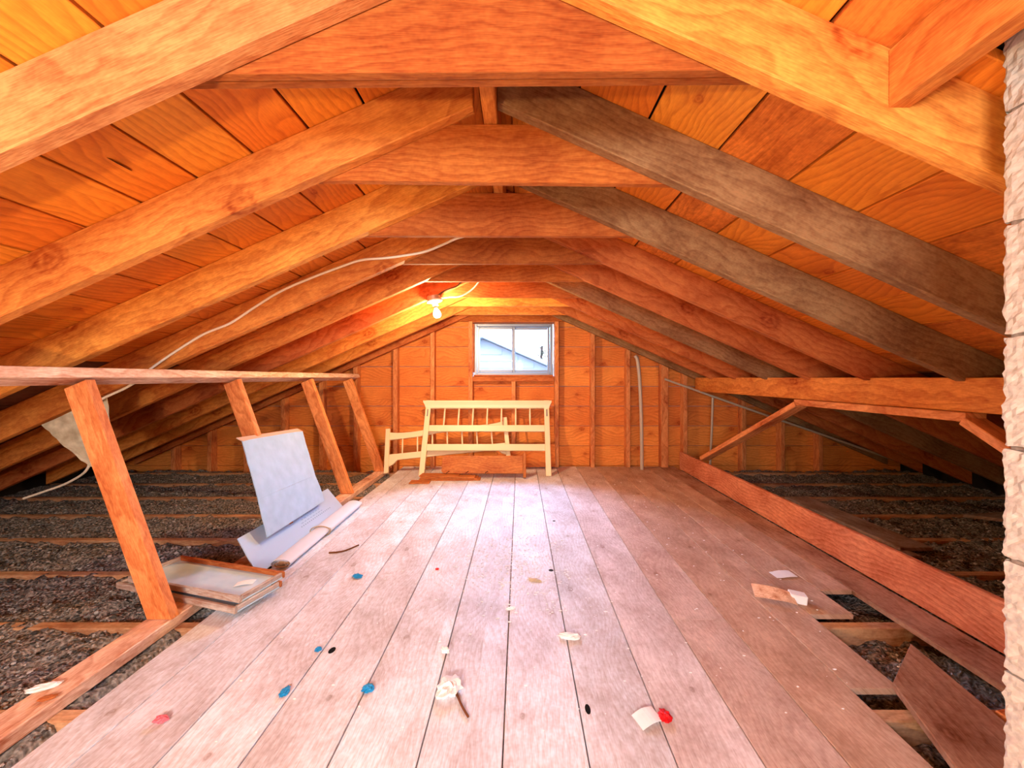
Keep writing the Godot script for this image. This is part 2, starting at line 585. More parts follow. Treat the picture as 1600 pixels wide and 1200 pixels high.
func build_shell() -> void:
	# floor: boards on joists
	var fl := structure("floor")
	var seams := [-1.229, -1.09, -0.885, -0.68, -0.465, -0.25, -0.042, 0.17, 0.383, 0.595, 0.80, 1.0]
	for i in seams.size() - 1:
		var w: float = seams[i + 1] - seams[i]
		var cut: float = [-2.36, -1.54, -3.18, -0.72][i % 4]
		var mat: Material = M.floor[i % 4]
		if i >= 8:
			mat = [M.floor_mid, M.floor_mid2, M.floor_worn][i - 8]
		var far := -4.2
		for seg in [[far, cut - 0.001], [cut + 0.001, REAR_Z]]:
			if i in [1, 4, 5, 6, 7, 8]:
				seg = [far, REAR_Z]
			beam("floor_board", Vector3(seams[i] + w / 2, -0.01, seg[0]), Vector3(seams[i] + w / 2, -0.01, seg[1]), w - 0.0035, 0.02, Vector3.RIGHT, mat, fl, 0.0015)
			if i in [1, 4, 5, 6, 7, 8]:
				break
	for s in [[1.0, 1.153, -4.2, -1.20, M.floor_worn], [1.153, 1.326, -4.2, -1.575, M.floor_worn], [1.326, 1.47, -4.2, -1.755, M.floor_worn], [1.47, 1.635, -4.2, REAR_Z, M.floor_dirty]]:
		beam("floor_board", Vector3((s[0] + s[1]) / 2, -0.01, s[2]), Vector3((s[0] + s[1]) / 2, -0.01, s[3]), s[1] - s[0] - 0.0035, 0.02, Vector3.RIGHT, s[4], fl, 0.0015)
	for k in 13:
		var z := -4.0 + 0.41 * k
		beam("joist", Vector3(-4.25, -0.09, z), Vector3(4.07, -0.09, z), 0.138, 0.042, Vector3.UP, M.joist, fl)
	mi("ceiling_lath", board_mesh(9.4, 5.7, 0.03), M.felt, fl, Vector3(RIDGE_X, -0.2, -1.5), frame(Vector3.RIGHT, Vector3.BACK))
	for h in [[-0.647, -1.368, 0.011, 0.017], [0.153, -1.936, 0.012, 0.012], [0.193, -1.125, 0.008, 0.018], [0.225, -2.602, 0.010, 0.010]]:
		mi("knot_hole", lathe([Vector2(1.0, 0.0), Vector2(0.8, 0.6), Vector2(0.0, 0.7)], 14), M.hole, fl, Vector3(h[0], 0.0, h[1]), Basis.from_scale(Vector3(h[2], 0.001, h[3])))
	# roof boards, seen from below between the rafters
	var ce := structure("ceiling")
	var slope := sqrt(1.0 + PITCH * PITCH)
	for side: int in [-1, 1]:
		var xs := [RIDGE_X + side * 0.004]
		if side < 0:
			for k in 26:
				xs.append(-0.138 - 0.167 * k)
		else:
			for k in 21:
				xs.append(-0.027 + 0.21 * k)
		for i in xs.size() - 1:
			var x0: float = xs[i]
			var x1: float = xs[i + 1]
			var w := absf(x1 - x0) * slope - 0.007
			var mid := (x0 + x1) / 2
			var cuts := [FAR_Z, [-2.51, -1.655, -3.37, -1.21][(i * 3 + (2 if side > 0 else 0)) % 4], REAR_Z]
			if side > 0 and mid > 0.84 and mid < 1.3:
				cuts = [FAR_Z, -2.08, -0.71]
			for c in cuts.size() - 1:
				var mat: Material = M.roof[(i * 7 + c * 3 + (side + 1)) % 4]
				if side > 0 and mid > 0.6 and mid < 0.8 and c == 1:
					mat = M.roof_stained
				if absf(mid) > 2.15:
					mat = M.roof_sooty_shaded  # eave darkness, part shade and part grime, put into the board tint
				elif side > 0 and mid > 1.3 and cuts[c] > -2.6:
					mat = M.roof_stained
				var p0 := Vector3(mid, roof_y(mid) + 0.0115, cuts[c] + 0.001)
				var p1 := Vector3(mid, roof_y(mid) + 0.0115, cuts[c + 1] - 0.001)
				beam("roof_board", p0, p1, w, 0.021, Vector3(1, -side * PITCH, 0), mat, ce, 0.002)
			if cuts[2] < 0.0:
				beam("roof_board", Vector3(mid, roof_y(mid) + 0.0115, -0.27), Vector3(mid, roof_y(mid) + 0.0115, REAR_Z), w, 0.021, Vector3(1, -side * PITCH, 0), M.roof_sooty_shaded, ce, 0.002)
		var a := Vector2(RIDGE_X, ROOF_Y + 0.028)
		var b := Vector2(RIDGE_X + side * 4.75, ROOF_Y + 0.028 - PITCH * 4.75)
		upright("roofing_felt", PackedVector2Array([a, b, b + Vector2(0, 0.05), a + Vector2(0, 0.05)]), -1.5, 5.8, M.felt, ce)
	var burn := mi("scorch_mark", lump(Vector3(0.05, 0.0016, 0.022), 0.35, 5), M.char, ce)
	burn.transform = Transform3D(frame(Vector3(0, 0, -1), Vector3(-PITCH, -1, 0)), Vector3(-1.0545, roof_y(-1.0545) + 0.0008, -1.045))
	burn.scale = Vector3(1.6, 1, 1.4)
	for s in [[-4.24, "trim_1"], [4.06, "trim_2"]]:
		var eave := beam(s[1], Vector3(s[0], (roof_y(s[0]) - 0.19) / 2 - 0.001, -4.22), Vector3(s[0], (roof_y(s[0]) - 0.19) / 2 - 0.001, REAR_Z - 0.01), roof_y(s[0]) + 0.18, 0.03, Vector3.UP, M.felt)
		eave.set_meta("kind", "structure")
	# far gable: studs in front of horizontal boards
	var wb := structure("wall_back")
	var hole := PackedVector2Array([Vector2(-0.49, 0.955), Vector2(0.362, 0.955), Vector2(0.362, 1.515), Vector2(-0.49, 1.515)])
	var tri_ := PackedVector2Array([Vector2(-4.7, -0.3), Vector2(4.55, -0.3), Vector2(4.55, roof_y(4.55)), Vector2(RIDGE_X, ROOF_Y), Vector2(-4.7, roof_y(-4.7))])
	for k in range(-1, 10):
		var y0 := 0.2115 * k
		var row := PackedVector2Array([Vector2(-5, y0 + 0.002), Vector2(5, y0 + 0.002), Vector2(5, y0 + 0.2095), Vector2(-5, y0 + 0.2095)])
		for part in Geometry2D.intersect_polygons(row, tri_):
			var left := PackedVector2Array([Vector2(-6, -1), Vector2(-0.49, -1), Vector2(-0.49, 3), Vector2(-6, 3)])
			var right := PackedVector2Array([Vector2(0.362, -1), Vector2(6, -1), Vector2(6, 3), Vector2(0.362, 3)])
			var pieces := [part]
			if y0 < 1.515 and y0 + 0.2115 > 0.955:
				pieces = []
				for q in Geometry2D.intersect_polygons(part, left) + Geometry2D.intersect_polygons(part, right):
					pieces.append(q)
				for band in [[-1.0, 0.955], [1.515, 3.0]]:
					for q in Geometry2D.intersect_polygons(part, PackedVector2Array([Vector2(-0.49, band[0]), Vector2(0.362, band[0]), Vector2(0.362, band[1]), Vector2(-0.49, band[1])])):
						pieces.append(q)
			for q in pieces:
				upright("wall_board", q, FAR_Z - 0.011, 0.022, pick(M.wall), wb, Vector2.RIGHT, 0.002)
	var cover := tri_.duplicate()
	for q in Geometry2D.clip_polygons(cover, PackedVector2Array([Vector2(-0.49, -2), Vector2(0.362, -2), Vector2(0.362, 3), Vector2(-0.49, 3)])):
		upright("siding", q, FAR_Z - 0.034, 0.022, M.siding, wb)
	for band in [[-0.3, 0.955], [1.515, 1.8]]:
		upright("siding", PackedVector2Array([Vector2(-0.49, band[0]), Vector2(0.362, band[0]), Vector2(0.362, band[1]), Vector2(-0.49, band[1])]), FAR_Z - 0.034, 0.022, M.siding, wb)
	for x: float in [-3.63, -3.25, -2.87, -2.48, -2.08, -1.72, -1.305, -0.915, -0.515, 0.388, 0.766, 1.137, 1.52, 1.735, 2.35, 2.757, 3.154]:
		var wd := 0.045 if x != 1.52 else 0.075
		var top := rafter_y(x) + 0.09
		beam("stud", Vector3(x, -0.13, -4.195), Vector3(x, top, -4.195), wd, 0.085, Vector3.RIGHT, M.stud, wb)
	beam("stud", Vector3(-0.065, -0.02, -4.195), Vector3(-0.065, 0.9, -4.195), 0.045, 0.085, Vector3.RIGHT, M.stud, wb)
	beam("rough_sill", Vector3(-0.49, 0.925, -4.195), Vector3(0.362, 0.925, -4.195), 0.05, 0.085, Vector3.UP, M.red_beam, wb)
	beam("header", Vector3(-0.49, 1.545, -4.195), Vector3(0.362, 1.545, -4.195), 0.055, 0.085, Vector3.UP, M.red_beam, wb)
	# gable behind the camera
	var wr := structure("wall_front")
	var gable := PackedVector2Array([Vector2(-4.7, -0.3), Vector2(4.55, -0.3), Vector2(4.55, roof_y(4.55)), Vector2(RIDGE_X, ROOF_Y), Vector2(-4.7, roof_y(-4.7))])
	for band in [[-5.0, -0.8, -1.0, 3.0], [0.1, 5.0, -1.0, 3.0], [-0.8, 0.1, -1.0, 0.81], [-0.8, 0.1, 1.39, 3.0]]:
		for q in Geometry2D.intersect_polygons(gable, PackedVector2Array([Vector2(band[0], band[2]), Vector2(band[1], band[2]), Vector2(band[1], band[3]), Vector2(band[0], band[3])])):
			upright("wall_board", q, REAR_Z + 0.03, 0.05, M.wall[0], wr)
	mi("pane", board_mesh(0.9, 0.58, 0.003, 0.0003), M.glass, wr, Vector3(-0.35, 1.10, REAR_Z + 0.04))
	# window: sliding sashes in an aluminium frame
	var wn := structure("window_1")
	var x0 := -0.478
	var x1 := 0.35
	var y0 := 0.965
	var y1 := 1.505
	var zc := -4.215
	for s in [[x0 + 0.014, y0, x0 + 0.014, y1], [x1 - 0.014, y0, x1 - 0.014, y1]]:
		beam("frame", Vector3(s[0], s[1], zc), Vector3(s[2], s[3], zc), 0.028, 0.075, Vector3.RIGHT, M.alu, wn)
	for y: float in [y0 + 0.014, y1 - 0.014]:
		beam("frame", Vector3(x0 + 0.029, y, zc), Vector3(x1 - 0.029, y, zc), 0.028, 0.075, Vector3.UP, M.alu, wn)
	var mx := -0.066
	for s in [[x0 + 0.03, mx + 0.018, -4.20], [mx - 0.018, x1 - 0.03, -4.232]]:
		for x: float in [s[0] + 0.013, s[1] - 0.013]:
			beam("sash", Vector3(x, y0 + 0.03, s[2]), Vector3(x, y1 - 0.03, s[2]), 0.026, 0.022, Vector3.RIGHT, M.alu, wn)
		for y: float in [y0 + 0.043, y1 - 0.043]:
			beam("sash", Vector3(s[0] + 0.027, y, s[2]), Vector3(s[1] - 0.027, y, s[2]), 0.024, 0.022, Vector3.UP, M.alu, wn)
		mi("pane", board_mesh(s[1] - s[0] - 0.05, y1 - y0 - 0.1, 0.002, 0.0003), M.glass, wn, Vector3((s[0] + s[1]) / 2, (y0 + y1) / 2, s[2]))
	beam("latch", Vector3(mx + 0.006, 1.19, -4.182), Vector3(mx + 0.006, 1.25, -4.182), 0.014, 0.014, Vector3.RIGHT, M.metal, wn)
	beam("stop", Vector3(x0 - 0.004, y0 + 0.03, -4.163), Vector3(x0 - 0.004, y1, -4.163), 0.018, 0.012, Vector3.RIGHT, M.red_beam, wn)
	beam("sill", Vector3(x0, y0 - 0.006, -4.158), Vector3(x1, y0 - 0.006, -4.158), 0.02, 0.02, Vector3.UP, M.red_beam, wn)


# Loose fill between the joists: a height field, with clumps strewn over it.
func fluff_y(x: float, z: float) -> float:
	var zj := absf(fposmod(z + 4.0 + 0.205, 0.41) - 0.205)
	var y := -0.036 + 0.022 * hf.get_noise_2d(x * 1.7, z * 1.7) + 0.026 * hf.get_noise_2d(x * 9.0 + 30.0, z * 9.0) + 0.012 * hf.get_noise_2d(x * 34.0, z * 34.0 + 9.0)
	if zj < 0.035:
		y = minf(y, -0.021 + 0.03 * hf.get_noise_2d(x * 4.0, z * 6.0 + 60.0))
	if x > -1.3 and x < 1.62:
		y = minf(y - 0.05, -0.03)
	return y


func build_insulation() -> void:
	for side: int in [-1, 1]:
		var xa := -4.3 if side < 0 else 0.0
		var xb := 0.0 if side < 0 else 4.12
		var step := 0.022
		var nx := int((xb - xa) / step)
		var nz := int(4.55 / step)
		var v := PackedVector3Array()
		var nrm := PackedVector3Array()
		var ix := PackedInt32Array()
		for i in nx + 1:
			for j in nz + 1:
				var x := xa + (xb - xa) * i / nx
				var z := -4.148 + 4.5 * j / nz
				v.append(Vector3(x, fluff_y(x, z), z))
		for i in nx + 1:
			for j in nz + 1:
				var p := v[i * (nz + 1) + j]
				var px := v[mini(i + 1, nx) * (nz + 1) + j] - v[maxi(i - 1, 0) * (nz + 1) + j]
				var pz := v[i * (nz + 1) + mini(j + 1, nz)] - v[i * (nz + 1) + maxi(j - 1, 0)]
				nrm.append(pz.cross(px).normalized())
		for i in nx:
			for j in nz:
				var a := i * (nz + 1) + j
				var b := a + nz + 1
				ix.append_array(PackedInt32Array([a, b, a + 1, b, b + 1, a + 1]))
		var arr := []
		arr.resize(Mesh.ARRAY_MAX)
		arr[Mesh.ARRAY_VERTEX] = v
		arr[Mesh.ARRAY_NORMAL] = nrm
		arr[Mesh.ARRAY_INDEX] = ix
		var m := ArrayMesh.new()
		m.add_surface_from_arrays(Mesh.PRIMITIVE_TRIANGLES, arr)
		var o := mi("loose_insulation", m, M.fluff)
		tag(o, "grey loose-fill insulation lying between the joists left of the floor boards" if side < 0 else "grey loose-fill insulation lying right of the long upright kick board and under the floor holes", "insulation", "", "stuff")
		var mm := MultiMesh.new()
		mm.transform_format = MultiMesh.TRANSFORM_3D
		mm.use_colors = true
		mm.mesh = lump(Vector3.ONE, 0.9, 21, 5)
		var spots := []
		for k in 32000:
			var z := -4.15 + 3.9 * sqrt(rng.randf())
			var x := rng.randf_range(-4.1, -1.43) if side < 0 else rng.randf_range(1.7, 3.9)
			if side < 0 and k % 25 == 0:
				x = rng.randf_range(-1.31, -1.235)
			if side > 0 and k % 14 == 0:
				x = rng.randf_range(1.02, 1.46)
				z = rng.randf_range(-1.75, -0.5)
			if absf(fposmod(z + 4.0 + 0.205, 0.41) - 0.205) < 0.03:
				continue
			var r := rng.randf_range(0.005, 0.016) * (1.0 if rng.randf() < 0.85 else 1.7)
			var y := fluff_y(x, z) + r * 0.1
			var bs := Basis.from_euler(Vector3(rng.randf() * TAU, rng.randf() * TAU, 0)).scaled(Vector3(r * 1.3, r * 0.8, r * 1.3))
			spots.append(Transform3D(bs, Vector3(x, y, z)))
		mm.instance_count = spots.size()
		for k in spots.size():
			mm.set_instance_transform(k, spots[k])
			var t := 0.045 + 0.42 * pow(rng.randf(), 2.2)
			mm.set_instance_color(k, Color(t * 1.04, t * 0.98, t * 0.92))
		var mmi := MultiMeshInstance3D.new()
		mmi.multimesh = mm
		mmi.material_override = M.tuft
		put(mmi, "clumps", o)
		mmi.set_meta("kind", "stuff")


# ======================================================================
# roof frame
# ======================================================================
const RAFTER_D := [0.76, 1.1875, 1.62, 2.06, 2.485, 2.915, 3.34, 3.75, 4.105]


func build_frame() -> void:
	var lm := [M.pale_beam, M.orange_beam, M.bright_beam, M.orange_beam, M.orange_beam, M.red_beam, M.orange_beam, M.orange_beam, M.red_beam]
	var rm := [M.bright_beam, M.grey_beam, M.grey_beam, M.red_beam, M.red_beam, M.grey_beam, M.red_beam, M.red_beam, M.grey_beam]
	var place := ["nearest the camera", "second from the camera", "third from the camera", "fourth from the camera", "fifth from the camera", "sixth from the camera", "third from the far gable", "second from the far gable", "lying against the far gable"]
	var llook := ["pale salmon-brown left-slope rafter", "orange-brown knotty left-slope rafter", "bright orange knotty left-slope rafter", "orange left-slope rafter carrying the stapled white cable", "orange left-slope rafter", "reddish left-slope rafter carrying the lit bulb", "orange left-slope rafter", "orange left-slope rafter", "reddish left-slope rafter"]
	var rlook := ["bright orange right-slope rafter running behind the block chimney", "grey-brown weathered right-slope rafter", "grey-brown cracked right-slope rafter", "reddish right-slope rafter", "reddish right-slope rafter", "grey-brown right-slope rafter", "reddish right-slope rafter", "reddish right-slope rafter", "grey-brown right-slope rafter"]
	for i in RAFTER_D.size():
		var z: float = -RAFTER_D[i] - 0.02
		for side: int in [-1, 1]:
			var xi := RIDGE_X + side * (0.0235 if side > 0 else 0.05)
			var xo := RIDGE_X + side * 3.9
			var poly := PackedVector2Array([Vector2(xi, rafter_y(xi)), Vector2(xo, rafter_y(xo)), Vector2(xo, roof_y(xo) - 0.001), Vector2(xi, roof_y(xi) - 0.001)])
			var o := upright("rafter", poly, z, 0.04, lm[i] if side < 0 else rm[i], self, Vector2(1, -side * PITCH).normalized(), 0.003)
			tag(o, "%s, %s" % [llook[i] if side < 0 else rlook[i], place[i]], "rafter", "rafters of the left slope" if side < 0 else "rafters of the right slope")
	var rb := beam("ridge_board", Vector3(RIDGE_X, 1.822, FAR_Z + 0.005), Vector3(RIDGE_X, 1.822, REAR_Z), 0.188, 0.042, Vector3.UP, M.orange_beam)
	tag(rb, "ridge board running along the peak above the collar ties", "ridge beam")
	# collar ties, behind each pair of rafters
	var ty := [1.556, 1.545, 1.533, 1.543, 1.552, 1.537, 1.547, 1.538, 1.528]
	var tilt := [0.006, -0.009, -0.002, 0.001, 0.0, -0.002, 0.0, 0.0, 0.0]
	var tl := ["doubled red-brown collar tie across the top of the picture, nearest the camera", "wide red-brown collar tie, second from the camera, below the hanging ridge end", "red-brown collar tie with wavy grain, third from the camera", "red-brown collar tie, fourth from the camera, with the white cable passing over it", "dull reddish collar tie, fifth from the camera", "reddish collar tie just beyond the lit bulb, sixth from the camera", "bright yellow-orange collar tie, third from the far gable", "orange collar tie, second from the far gable", "short reddish collar tie on the far gable right above the window"]
	for i in RAFTER_D.size():
		var y: float = ty[i]
		var hgt := 0.18
		var t := 0.024
		var z: float = -RAFTER_D[i] - 0.0405 - t / 2
		var mat: Material = M.tie[i % 3]
		if i == 6:
			mat = M.bright_beam
		elif i == 7:
			mat = M.orange_beam
		if i == 8:
			hgt = 0.09
		var hb := (ROOF_Y - y) / PITCH - 0.05
		var ht := (ROOF_Y - y - hgt) / PITCH - 0.05
		var q: float = tilt[i]
		var poly := PackedVector2Array([Vector2(RIDGE_X - hb, y - q), Vector2(RIDGE_X + hb, y + q), Vector2(RIDGE_X + ht, y + hgt), Vector2(RIDGE_X - ht, y + hgt)])
		var label: String = tl[i]
		if i == 0:
			var o := thing("collar_tie", label, "collar tie", Vector3(RIDGE_X, y + 0.05, z), Basis.IDENTITY, "collar ties")
			for k in 2:
				var p2 := PackedVector2Array()
				for p in poly:
					p2.append(p - Vector2(RIDGE_X, y + 0.05))
				mi("plank", prism(p2, 0.02, 0.002), mat, o, Vector3(0, 0.005 * k, -0.028 * k + 0.002))
			beam("packing_strip", Vector3(-0.8, -0.025, -0.0125), Vector3(0.8, -0.025, -0.0125), 0.03, 0.006, Vector3.UP, M.red_beam, o, 0.001)
		else:
			tag(upright("collar_tie", poly, z, t, mat, self, Vector2.RIGHT, 0.0025), label, "collar tie", "collar ties")
	# header framing the chimney opening
	var hd := upright("header", PackedVector2Array([Vector2(-0.42, -0.06), Vector2(0.42, -0.06), Vector2(0.42, 0.05), Vector2(-0.42, 0.05)]), 0, 0.044, M.orange_beam)
	hd.transform = Transform3D(frame(Vector3(0, 0, -1), Vector3.UP), Vector3(0.727, 1.512, -0.34))
	tag(hd, "short orange header beam running from the nearest right rafter towards the viewer beside the chimney", "beam")


# ======================================================================
# knee walls under both slopes
# ======================================================================
func build_knee_walls() -> void:
	var sp := beam("sole_plate", Vector3(-1.37, 0.001, -4.1), Vector3(-1.37, 0.001, 1.1), 0.1, 0.042, Vector3.RIGHT, M.knee)
	tag(sp, "pale two-by-four sole plate lying along the left edge of the floor under the leaning posts", "plate")
	var lean := Vector3(-0.36, 1, 0).normalized()
	var across := Vector3(1, 0.36, 0).normalized()
	var tp := Vector3(-1.685, 0.925, 0) + lean * 0.021
	var top := beam("top_plate", tp + Vector3(0, 0, -4.08), tp + Vector3(0, 0, 1.1), 0.092, 0.04, across, M.knee)
	tag(top, "pale top plate of the left knee wall running at eye height over the leaning posts", "plate")
	var pl := ["big orange leaning post nearest the camera at the left, beside the stacked trays", "leaning orange post behind the leaning cardboard", "leaning orange post right of the cardboard, third from the camera", "leaning orange post closest to the far gable, beside the cream bed end"]
	var k := 0
	for d: float in [1.5, 2.31, 3.127, 3.87]:
		var base := Vector3(-1.365, 0.0235, -d - 0.02)
		# both ends cut level with the plates
		var h := 0.9
		var s := 0.36
		var w := 0.0465
		var poly := PackedVector2Array([Vector2(-w, 0.0), Vector2(w, 0.0), Vector2(w - s * (h + 0.008), h + 0.008), Vector2(-w - s * (h - 0.026), h - 0.026)])
		var o := mi("post", prism(poly, 0.04, 0.003, Vector2(-0.36, 1).normalized()), M.knee_orange, self, base)
		tag(o, pl[k], "post", "leaning posts of the left knee wall")
		k += 1
	# right side: a deep beam, braces under it and a board on edge along the floor
	var rb := beam("beam", Vector3(1.84, 0.87, -4.12), Vector3(1.84, 0.87, 0.3), 0.14, 0.04, Vector3.UP, M.orange_beam)
	tag(rb, "long orange beam on edge at eye height under the right slope, ending behind the chimney", "beam")
	var sb := beam("brace", Vector3(1.84, 0.779, -2.6), Vector3(1.84, 0.779, -1.6), 0.085, 0.038, Vector3.RIGHT, M.stud)
	tag(sb, "flat two-by-four screwed along the underside of the long right beam", "brace")
	var b1 := beam("brace", Vector3(1.832, 0.765, -2.59), Vector3(1.675, 0.205, -3.60), 0.085, 0.036, Vector3(1, 0, 0), M.stud)
	tag(b1, "diagonal brace slanting down to the far end of the upright kick board", "brace", "")
	var b2 := beam("brace", Vector3(1.832, 0.762, -1.605), Vector3(1.675, 0.205, -0.55), 0.085, 0.036, Vector3(1, 0, 0), M.stud)
	tag(b2, "diagonal brace slanting down behind the block chimney", "brace", "")
	var kb := beam("kick_board", Vector3(1.655, 0.09, -4.08), Vector3(1.655, 0.09, 0.2), 0.18, 0.024, Vector3.UP, M.kick)
	tag(kb, "long pinkish board standing on edge along the right side of the floor", "board")
	# chimney of rough blocks
	var ch := thing("chimney", "rough cream concrete-block chimney at the right edge of the picture", "chimney", Vector3(1.066, -0.02, -0.49))
	mi("mortar", board_mesh(0.414, 1.78, 0.414, 0.004), M.mortar, ch, Vector3(0, 0.82, 0))
	var y := -0.14
	for c in 9:
		mi("block", rough_block(Vector3(0.424, 0.1915, 0.424), c), M.block, ch, Vector3(0, y + 0.0978, 0))
		y += 0.1955


func rough_block(s: Vector3, seed_: int) -> ArrayMesh:
	var st := SurfaceTool.new()
	st.begin(Mesh.PRIMITIVE_TRIANGLES)
	var nz := FastNoiseLite.new()
	nz.seed = 40 + seed_
	nz.frequency = 48.0
	nz.fractal_octaves = 3
	var f := func(p: Vector3) -> Vector3:
		var q := p
		# rounded edges
		var r := 0.005
		var inner := Vector3(clampf(q.x, -s.x / 2 + r, s.x / 2 - r), clampf(q.y, -s.y / 2 + r, s.y / 2 - r), clampf(q.z, -s.z / 2 + r, s.z / 2 - r))
		var d := q - inner
		if d.length() > r:
			q = inner + d.normalized() * r
		return q + (q - inner).normalized() * 0.0055 * nz.get_noise_3dv(p)
	for axis in 3:
		for sgn: float in [-1.0, 1.0]:
			var n := Vector3.ZERO
			n[axis] = sgn
			var ua := (axis + 1) % 3
			var va := (axis + 2) % 3
			var nu := int(s[ua] / 0.007)
			var nv := int(s[va] / 0.007)
			if axis == 1:
				nu = 10
				nv = 10
			for i in nu:
				for j in nv:
					var P := []
					for c in [[0, 0], [1, 0], [1, 1], [0, 1]]:
						var p := n * s[axis] / 2.0
						p[ua] = s[ua] * (float(i + c[0]) / nu - 0.5)
						p[va] = s[va] * (float(j + c[1]) / nv - 0.5)
						P.append(f.call(p))
					quad(st, P, [Vector2.ZERO, Vector2.RIGHT, Vector2.ONE, Vector2.DOWN], n)
	return st.commit()


# ======================================================================
# outside the window
# ======================================================================
func build_window_view() -> void:
	var h := thing("neighbour_house", "pale blue neighbouring gable seen through the window", "house", Vector3(-1.3, -5, -14))
	var g := PackedVector2Array([Vector2(-6, 0), Vector2(6, 0), Vector2(6, 4.72), Vector2(0, 7.3), Vector2(-6, 4.72)])
	mi("wall", prism(g, 6.0, 0.02), M.siding, h, Vector3(0, 0, -3))
	for side: float in [-1, 1]:
		mi("roof", prism(PackedVector2Array([Vector2(0, 7.32), Vector2(side * 6.5, 4.525), Vector2(side * 6.5, 4.66), Vector2(0, 7.46)]), 6.8, 0.02), M.shingle, h, Vector3(0, 0, -3))
	for k in 10:
		var w := 5.2
		mi("clapboard", board_mesh(2.0 * minf(5.9, (7.2 - (4.75 + k * 0.24)) / 0.43), 0.22, 0.03, 0.006), M.siding, h, Vector3(0, 4.7 + k * 0.24, 0.012))
	var t := thing("tree", "small dark tree top seen through the right window pane", "tree", Vector3(1.75, -5, -31))
	mi("trunk", tube_mesh([Vector3.ZERO, Vector3(0.1, 3, 0), Vector3(-0.1, 6, 0), Vector3(0, 8.4, 0)], 0.09), M.bark, t)
	for k in 9:
		var a := TAU * k * 0.38
		var y := 6.8 + 0.19 * k
		mi("branch", tube_mesh([Vector3(0, y, 0), Vector3(cos(a) * 0.3, y + 0.14, sin(a) * 0.3), Vector3(cos(a) * 0.62, y + 0.2, sin(a) * 0.62)], 0.03, 6), M.bark, t)
	var leaf := MultiMesh.new()
	leaf.transform_format = MultiMesh.TRANSFORM_3D
	leaf.mesh = lump(Vector3(0.16, 0.03, 0.08), 0.3, 3, 4)
	leaf.instance_count = 160
	for k in 160:
		var p := Vector3(rng.randfn(0, 0.25), 7.9 + rng.randfn(0, 0.32), rng.randfn(0, 0.25))
		leaf.set_instance_transform(k, Transform3D(Basis.from_euler(Vector3(rng.randf() * 6, rng.randf() * 6, 0)), p))
	var mmi := MultiMeshInstance3D.new()
	mmi.multimesh = leaf
	mmi.material_override = M.leaves
	put(mmi, "foliage", t)
	mmi.set_meta("kind", "stuff")
	var pp := thing("power_pole", "utility pole outside whose two thin wires cross the right window pane", "pole", Vector3(6.0, -5, -25))
	mi("pole", tube_mesh([Vector3.ZERO, Vector3(0, 4, 0), Vector3(0, 8.6, 0)], 0.12, 10), M.bark, pp)
	for k in 2:
		var yy := 8.1 - 0.36 * k
		mi("wire", tube_mesh([Vector3(-14, yy + 0.2, 0), Vector3(-5, yy, 0), Vector3(0, yy + 0.1, 0)], 0.012, 6), M.bark, pp)
	mi("ground", board_mesh(120, 120, 0.2), M.snow, self, Vector3(0, -5.1, -30), frame(Vector3.RIGHT, Vector3.BACK)).set_meta("kind", "structure")


# ======================================================================
# lamps and wires
# ======================================================================
func bulb_lamp(label: String, at: Vector3, basis: Basis, energy: float) -> Node3D:
	var o := thing("bulb_lamp", label, "lamp", at, basis)
	mi("junction_box", lathe([Vector2(0, 0.0), Vector2(0.048, 0.0), Vector2(0.05, -0.004), Vector2(0.05, -0.03), Vector2(0, -0.03)], 8), M.metal, o)
	mi("lampholder", lathe([Vector2(0.0, -0.03), Vector2(0.052, -0.03), Vector2(0.057, -0.034), Vector2(0.055, -0.042), Vector2(0.03, -0.05), Vector2(0.022, -0.056), Vector2(0.02, -0.072), Vector2(0, -0.072)], 28), M.porcelain, o)
	mi("screw_cap", lathe([Vector2(0.013, -0.07), Vector2(0.013, -0.09)], 16), M.brass, o)
	var glow := StandardMaterial3D.new()
	glow.albedo_color = Color(1, 0.95, 0.85)
	glow.emission_enabled = true
	glow.emission = Color(1.0, 0.90, 0.70)
	glow.emission_energy_multiplier = 3.0
	mi("bulb", lathe([Vector2(0.013, -0.088), Vector2(0.016, -0.098), Vector2(0.026, -0.115), Vector2(0.0305, -0.133), Vector2(0.028, -0.15), Vector2(0.018, -0.161), Vector2(0.0, -0.165)], 24), glow, o)
	var l := OmniLight3D.new()
	l.name = "bulb_light"
	l.light_color = Color(1.0, 0.86, 0.66)
	l.light_energy = energy
	l.light_size = 0.03
	l.omni_range = 12.0
	l.omni_attenuation = 2.0
	l.shadow_enabled = true
	l.position = Vector3(0, -0.133, 0)
	o.add_child(l)
	return o


